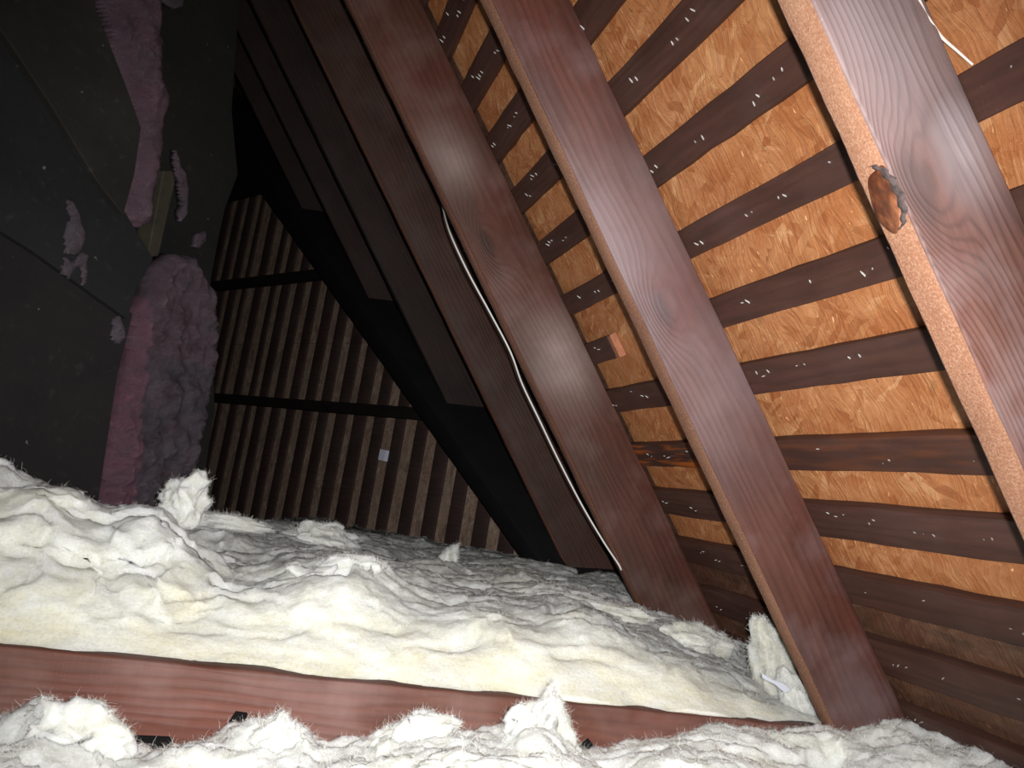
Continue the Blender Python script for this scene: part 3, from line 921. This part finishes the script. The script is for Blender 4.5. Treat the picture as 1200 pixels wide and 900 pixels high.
slab('insulation_scrap', 'tiny torn wisps below the ragged tuft on the black board', [(73, 302), (82, 306), (94, 296), (104, 296), (98, 334), (92, 336), (94, 312), (82, 330), (72, 326)], .022, .009, .004, .3, lambda a, b: .12 * np.ones_like(a), 7., 150, .010, .004)
slab('insulation_scrap', 'grey tuft poking out beside the tall pink-edged batt', [(128, 376), (143, 368), (147, 392), (138, 404), (126, 402)], .044, .014, .004, .4, lambda a, b: .15 * np.ones_like(a), 8., 200, .012, .004)

# ------------------------------------------------------------------ floor, joist
JZ = CAM[2] - .318
floor = pymesh('floor', [(-2.2, -.5, 0), (2.6, -.5, 0), (2.6, 6.5, 0), (-2.2, 6.5, 0), (-2.2, -.5, -.02), (2.6, -.5, -.02), (2.6, 6.5, -.02), (-2.2, 6.5, -.02)],
               [(0, 1, 2, 3), (7, 6, 5, 4), (0, 4, 5, 1), (1, 5, 6, 2), (2, 6, 7, 3), (3, 7, 4, 0)])
tag(link('floor', floor, simple('dark_ceiling_boards', (58, 44, 38), .9, 0, .1, 12, (40, 30, 27))), 'dark boards under the loose insulation', 'floor', kind='structure')
JY = 1.323
me = rough_board('floor_joist', [(0, 0, 0), (0, .042, 0), (0, .042, JZ - .001), (0, 0, JZ - .001)], [(2.75, 0, 0), (2.75, .042, 0), (2.75, .042, JZ - .001), (2.75, 0, JZ - .001)], 60, .004, .0016, 50)
tag(link('floor_joist', me, M_JOIST, None, Matrix.Translation((-1.45, JY, .001))), 'reddish brown floor joist crossing below the yellowish insulation', 'joist')

# ------------------------------------------------------------------ insulation behind the joist
def cp(px, py, Y, dust=0., yel=0.):
    p = at_y(px, py, Y); return (p[0], p[1], p[2], dust, yel)
main = []
for px, py in ((-150, 735), (0, 752), (150, 772), (300, 790), (450, 806), (600, 820), (750, 832), (880, 843), (960, 850), (1010, 854)):
    main.append(cp(px, py, 1.345, 0, .5))
main += [cp(-150, 690, 1.40), cp(0, 705, 1.40, 0, .25), cp(100, 718, 1.40, 0, .3), cp(200, 732, 1.415, 0, .35), cp(300, 738, 1.43, 0, .35), cp(400, 732, 1.43, 0, .3), cp(500, 737, 1.44, 0, .25), cp(600, 742, 1.44, 0, .3),
         cp(700, 760, 1.435, .05, .3), cp(800, 782, 1.425, .1, .35), cp(880, 812, 1.40, .2, .3), cp(940, 838, 1.37, .4, .2),
         cp(-150, 640, 1.46, 0, .1), cp(0, 650, 1.47, 0, .1), cp(60, 655, 1.47, .05, .3), cp(120, 662, 1.48, 0, .2), cp(180, 670, 1.5, 0, .2), cp(240, 690, 1.51, .05, .2), cp(300, 700, 1.52, .1, .2), cp(350, 690, 1.52, 0, .1), cp(400, 682, 1.52, 0, .05), cp(440, 695, 1.54, .05, .1),
         cp(500, 706, 1.56, .45, .05), cp(600, 710, 1.57, .75, .05), cp(700, 728, 1.55, .8, .05), cp(780, 757, 1.52, .85, .05), cp(850, 790, 1.47, .85, .05), cp(920, 822, 1.42, .75, .05),
         cp(-150, 560, 1.58), cp(0, 588, 1.58, 0, .15), cp(60, 600, 1.58, 0, .2), cp(120, 610, 1.60, 0, .1), cp(175, 602, 1.60), cp(215, 630, 1.60), cp(250, 668, 1.62, .35), cp(310, 680, 1.66, .5), cp(360, 655, 1.66, .05), cp(400, 646, 1.67), cp(440, 660, 1.68, .05), cp(480, 690, 1.70, .6),
         cp(-150, 505, 1.68), cp(-40, 520, 1.68), cp(0, 545, 1.68), cp(40, 564, 1.68, .05), cp(75, 584, 1.68, .1), cp(120, 594, 1.70), cp(165, 586, 1.72), cp(205, 598, 1.72), cp(235, 640, 1.76, .7), cp(300, 655, 1.80, .9), cp(370, 648, 1.82, .5), cp(430, 655, 1.84, .4),
         cp(540, 684, 1.80, .8), cp(620, 690, 1.84, .55, .25), cp(700, 703, 1.80, .9), cp(770, 729, 1.74, .9), cp(830, 758, 1.66, .9), cp(870, 785, 1.58, .9),
         cp(-150, 580, 1.86, .3), cp(0, 618, 1.86, .5), cp(100, 628, 1.86, .6), cp(180, 632, 1.88, .6)]
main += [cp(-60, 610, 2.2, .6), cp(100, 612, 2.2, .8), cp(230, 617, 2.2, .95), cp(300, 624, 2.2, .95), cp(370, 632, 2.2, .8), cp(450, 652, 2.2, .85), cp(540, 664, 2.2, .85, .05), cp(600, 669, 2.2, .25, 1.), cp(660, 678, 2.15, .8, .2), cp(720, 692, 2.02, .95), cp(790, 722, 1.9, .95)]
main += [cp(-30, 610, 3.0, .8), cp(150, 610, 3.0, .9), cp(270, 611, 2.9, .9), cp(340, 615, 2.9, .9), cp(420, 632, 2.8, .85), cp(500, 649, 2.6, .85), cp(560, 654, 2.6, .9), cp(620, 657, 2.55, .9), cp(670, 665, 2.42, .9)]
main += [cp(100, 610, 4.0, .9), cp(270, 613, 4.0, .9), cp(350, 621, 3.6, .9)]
def roof_clip(V):
    d = (V - CAM) @ NR - (RD + BT - .006)
    V = V - np.clip(d, 0, None)[:, None] * NR[None]
    d = (V - CAM) @ FN - (KF - .025)
    V = V - np.clip(d, 0, None)[:, None] * FN[None]
    return V
def behind_wall(V):
    return roof_clip(V)
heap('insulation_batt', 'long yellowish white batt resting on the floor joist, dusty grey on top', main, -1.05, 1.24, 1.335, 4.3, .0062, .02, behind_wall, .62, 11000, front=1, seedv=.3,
     ampf=lambda X: 1 + .75 * sstep(.02, -.12, X[:, 0]) * sstep(1.36, 1.46, X[:, 1]) + .2 * sstep(1.62, 1.8, X[:, 1]) * sstep(.9, .4, X[:, 0]))

tuft('insulation_tuft', 'curled white tuft standing up in front of the far wall battens at the left', at_y(218, 588, 1.80), (.046, .035, .050), .4, .8, 1600, seedv=2.2, dust=.1)
tuft('insulation_tuft', 'low dusty white roll along the back edge beside the curled tuft', at_y(268, 612, 2.1), (.085, .04, .020), .1, .6, 1200, seedv=3.1, dust=.35)
tuft('insulation_tuft', 'big white clump in the middle of the grey dusty insulation', at_y(398, 690, 1.64), (.105, .06, .050), .1, .75, 4000, seedv=4.4, dust=0., yellow=.0)
tuft('insulation_tuft', 'grey-white tuft at the back, above the big white clump', at_y(378, 632, 2.25), (.085, .06, .038), .0, .8, 1500, seedv=5.9, dust=.4)
tuft('insulation_tuft', 'small pointed tuft against the far wall foot, near the black beam', at_y(524, 658, 2.25), (.040, .03, .045), .5, .8, 900, seedv=6.3, dust=.15, tilt=(0, .5), taper=.6)
tuft('insulation_tuft', 'flat dusty shred lying in the middle of the grey top', at_y(480, 698, 1.70), (.10, .05, .018), .2, .7, 1200, seedv=7.7, dust=.5)
tuft('insulation_tuft', 'long low white ridge on the batt below the third rafter', at_y(690, 716, 1.72), (.15, .04, .022), -.12, .6, 1400, seedv=8.2, dust=.3, yellow=.3)
tuft('insulation_tuft', 'rounded end of torn batt beside the foot of the third rafter', at_y(812, 752, 1.64), (.085, .05, .032), -.2, .6, 1000, seedv=9.5, dust=.45, yellow=.3)
tuft('insulation_chunk', 'leaning pale chunk of insulation wedged behind the second rafter', at_y(908, 782, 1.50), (.046, .04, .105), 0, .4, 1500, seedv=10.6, dust=.55, yellow=.35, tilt=(0, -.42))
tuft('insulation_chunk', 'lower grey chunk of insulation at the joint of joist and second rafter', at_y(934, 825, 1.42), (.034, .035, .062), 0, .45, 900, seedv=11.6, dust=.5, yellow=.1, tilt=(0, -.45))

# ------------------------------------------------------------------ insulation in front of the joist
def fg(px, py, Y, dust=0., yel=.05): return cp(px, py, Y, dust, yel)
front_l = [fg(-150, 870, 1.29), fg(0, 843, 1.27), fg(40, 826, 1.26), fg(75, 822, 1.25), fg(105, 860, 1.27), fg(160, 872, 1.28), fg(230, 868, 1.28), fg(280, 856, 1.27), fg(320, 842, 1.27), fg(370, 868, 1.28), fg(440, 862, 1.27), fg(500, 846, 1.26),
           fg(540, 866, 1.27), fg(590, 846, 1.26), fg(640, 832, 1.25), fg(690, 876, 1.26), fg(720, 900, 1.28),
           fg(-150, 900, 1.2), fg(0, 872, 1.2), fg(70, 862, 1.2), fg(140, 890, 1.2), fg(230, 888, 1.2, .1), fg(310, 880, 1.2), fg(390, 890, 1.2), fg(490, 878, 1.18), fg(560, 872, 1.18), fg(640, 864, 1.18), fg(710, 905, 1.2),
           fg(-150, 930, 1.1), fg(0, 915, 1.1), fg(200, 920, 1.1), fg(400, 910, 1.1), fg(560, 895, 1.1), fg(640, 895, 1.1), fg(720, 930, 1.12),
           fg(-100, 1010, .9), fg(200, 1000, .9), fg(450, 980, .9), fg(640, 980, .9), fg(760, 1000, .95)]
heap('insulation_batt', 'white torn insulation heap along the bottom edge in front of the joist', front_l, -.60, .58, .86, 1.31, .0046, .03, None, .85, 9000, seedv=3.3)
front_r = [fg(690, 901, 1.26), fg(720, 879, 1.26), fg(770, 866, 1.25), fg(820, 857, 1.24), fg(870, 861, 1.25), fg(920, 877, 1.24), fg(960, 879, 1.22), fg(990, 893, 1.2), fg(1020, 883, 1.18), fg(1060, 875, 1.16), fg(1090, 873, 1.14), fg(1130, 883, 1.12), fg(1180, 887, 1.1), fg(1240, 901, 1.08),
           fg(690, 916, 1.18), fg(760, 891, 1.17), fg(850, 887, 1.16), fg(940, 901, 1.14), fg(1000, 911, 1.12, .2), fg(1080, 903, 1.1, .3), fg(1160, 911, 1.06, .4), fg(1240, 921, 1.0, .4),
           fg(700, 941, 1.1), fg(850, 926, 1.07), fg(1000, 941, 1.04, .2), fg(1150, 946, .98, .3), fg(1260, 961, .94, .3), fg(750, 1011, .9), fg(1000, 1011, .88), fg(1250, 1031, .85)]
heap('insulation_batt', 'white insulation at the bottom right under the second rafter foot', front_r, .50, 1.22, .84, 1.30, .0046, .03, roof_clip, .8, 5000, seedv=6.6)
tuft('insulation_tuft', 'bright white peak of torn insulation rising in front of the joist', at_y(632, 862, 1.225), (.080, .05, .066), .2, .85, 4500, seedv=17.2, tilt=(0, .22), taper=.7)
tuft('insulation_tuft', 'white fluff lump rising at the lower left before the joist', at_y(80, 868, 1.225), (.080, .045, .045), -.1, .7, 1800, seedv=13.2, taper=.3)
tuft('insulation_tuft', 'small white tuft rising against the joist between two black scraps', at_y(322, 868, 1.25), (.046, .035, .040), .2, .7, 1200, seedv=14.7, taper=.3)
tuft('insulation_tuft', 'feathery white wisp leaning left of the bright peak', at_y(486, 868, 1.24), (.085, .035, .034), .1, .8, 1800, seedv=15.7, tilt=(0, -.35), taper=.4)

# ------------------------------------------------------------------ cables, cord and scraps
def tube(name, pts, r, mat, label, cat, seg=8):
    P = np.array(pts, float)
    t = np.linspace(0, len(P) - 1, (len(P) - 1) * 7 + 1)
    def cr(i, u):
        p0, p1, p2, p3 = P[max(i - 1, 0)], P[i], P[min(i + 1, len(P) - 1)], P[min(i + 2, len(P) - 1)]
        return .5 * (2 * p1 + (p2 - p0) * u + (2 * p0 - 5 * p1 + 4 * p2 - p3) * u * u + (3 * p1 - p0 - 3 * p2 + p3) * u ** 3)
    S = np.array([cr(min(int(a), len(P) - 2), a - min(int(a), len(P) - 2)) for a in t])
    v, f = [], []
    for i in range(len(S)):
        d = unit(S[min(i + 1, len(S) - 1)] - S[max(i - 1, 0)])
        a = unit(np.cross(d, [.2, .5, .84])); b = np.cross(d, a)
        rr = r[0] + (r[1] - r[0]) * i / (len(S) - 1) if isinstance(r, tuple) else r
        for k in range(seg):
            th = 2 * math.pi * k / seg
            v.append(S[i] + (a * math.cos(th) + b * math.sin(th)) * rr)
    for i in range(len(S) - 1):
        for k in range(seg):
            f.append((i * seg + k, i * seg + (k + 1) % seg, (i + 1) * seg + (k + 1) % seg, (i + 1) * seg + k))
    f.append(tuple(range(seg))[::-1]); f.append(tuple(range((len(S) - 1) * seg, len(S) * seg)))
    loc = S.min(0)
    me = pymesh(name, np.array(v) - loc, f, True)
    o = link(name, me, mat); o.location = loc
    return tag(o, label, cat)
cpts = [on_plane(px, py, NR, RD - R_) for px, py, R_ in [(518, 240, .10), (527, 272, .155), (548, 318, .168), (574, 366, .166), (598, 412, .166), (612, 450, .165), (632, 492, .165), (655, 540, .165), (682, 592, .165), (708, 636, .165), (724, 660, .165), (728, 668, .165)]]
tube('electric_cable', cpts, .0023, M_CABLE, 'white cable running down beside the third rafter into the insulation', 'cable')
# thin cord caught behind the nearest rafter at the top right
tube('cord', [on_plane(px, py, NR, RD - dd) for px, py, dd in [(1062, -30, .01), (1074, -4, .008), (1084, 16, .006), (1092, 28, .004), (1104, 44, -.004), (1122, 60, -.012), (1140, 76, -.016)]], (.0028, .0012), M_CORD,
     'short white cord behind the nearest rafter at the top right', 'cord')
# added pale piece standing in for the flash-lit end grain of a cut batten
me = rough_board('lit_batten_end', [(0, -.028, 0), (0, .028, 0), (0, .028, .017), (0, -.028, .017)], [(.014, -.026, 0), (.014, .026, 0), (.014, .026, .017), (.014, -.026, .017)], 3, .002, .001, 77)
tag(link('lit_batten_end', me, simple('lit_end_grain', (168, 112, 84), .7, 0, .2, 60, (140, 90, 66), .3), None, frame(roof(.112, 1.729, -.001), YA, -SL, NR)), 'added pale piece for the flash-lit cut end of a batten, left of the second rafter', 'block')
def scrap(name, label, pts, thick_dir, mat, cat):
    P = np.array(pts); t_ = np.array(thick_dir)
    n = len(P); loc = P.min(0)
    v = np.r_[P, P + t_] - loc
    f = [tuple(range(n)), tuple(range(2 * n - 1, n - 1, -1))] + [(k, (k + 1) % n + 0, (k + 1) % n + n, k + n) for k in range(n)]
    me = pymesh(name, v, f)
    bm = bmesh.new(); bm.from_mesh(me); bmesh.ops.recalc_face_normals(bm, faces=bm.faces); bm.to_mesh(me); bm.free()
    o = link(name, me, mat); o.location = loc
    return tag(o, label, cat)
yf = JY - .006
scrap('felt_scrap', 'black felt scrap on the joist, tucked beside the small white tuft', [at_y(px, py, yf) for px, py in [(276, 834), (290, 836), (288, 848), (268, 868), (256, 870), (262, 856)]], (0, .004, 0), M_FELT, 'scrap')
scrap('felt_scrap', 'black felt scrap on the joist at the left edge', [at_y(px, py, yf) for px, py in [(18, 838), (50, 816), (60, 818), (36, 838), (22, 850)]], (0, .004, 0), M_FELT, 'scrap')
scrap('felt_scrap', 'dark rag of felt low on the joist left of the middle', [at_y(px, py, yf) for px, py in [(152, 862), (200, 864), (205, 876), (150, 878)]], (0, .004, 0), M_FELT, 'scrap')
scrap('felt_scrap', 'thin black scrap on the joist right of the bright peak', [at_y(px, py, yf) for px, py in [(672, 878), (690, 866), (704, 884), (700, 900), (676, 900)]], (0, .004, 0), M_FELT, 'scrap')
# pale plastic strip in the leaning chunk
scrap('plastic_strip', 'pale bluish plastic strip across the leaning insulation chunk', [at_y(px, py, 1.40) for px, py in [(893, 789), (904, 796), (918, 801), (926, 808), (920, 812), (908, 802), (894, 795)]], (0, .003, 0), simple('pale_plastic', (205, 208, 220), .35, 0, .5), 'plastic')
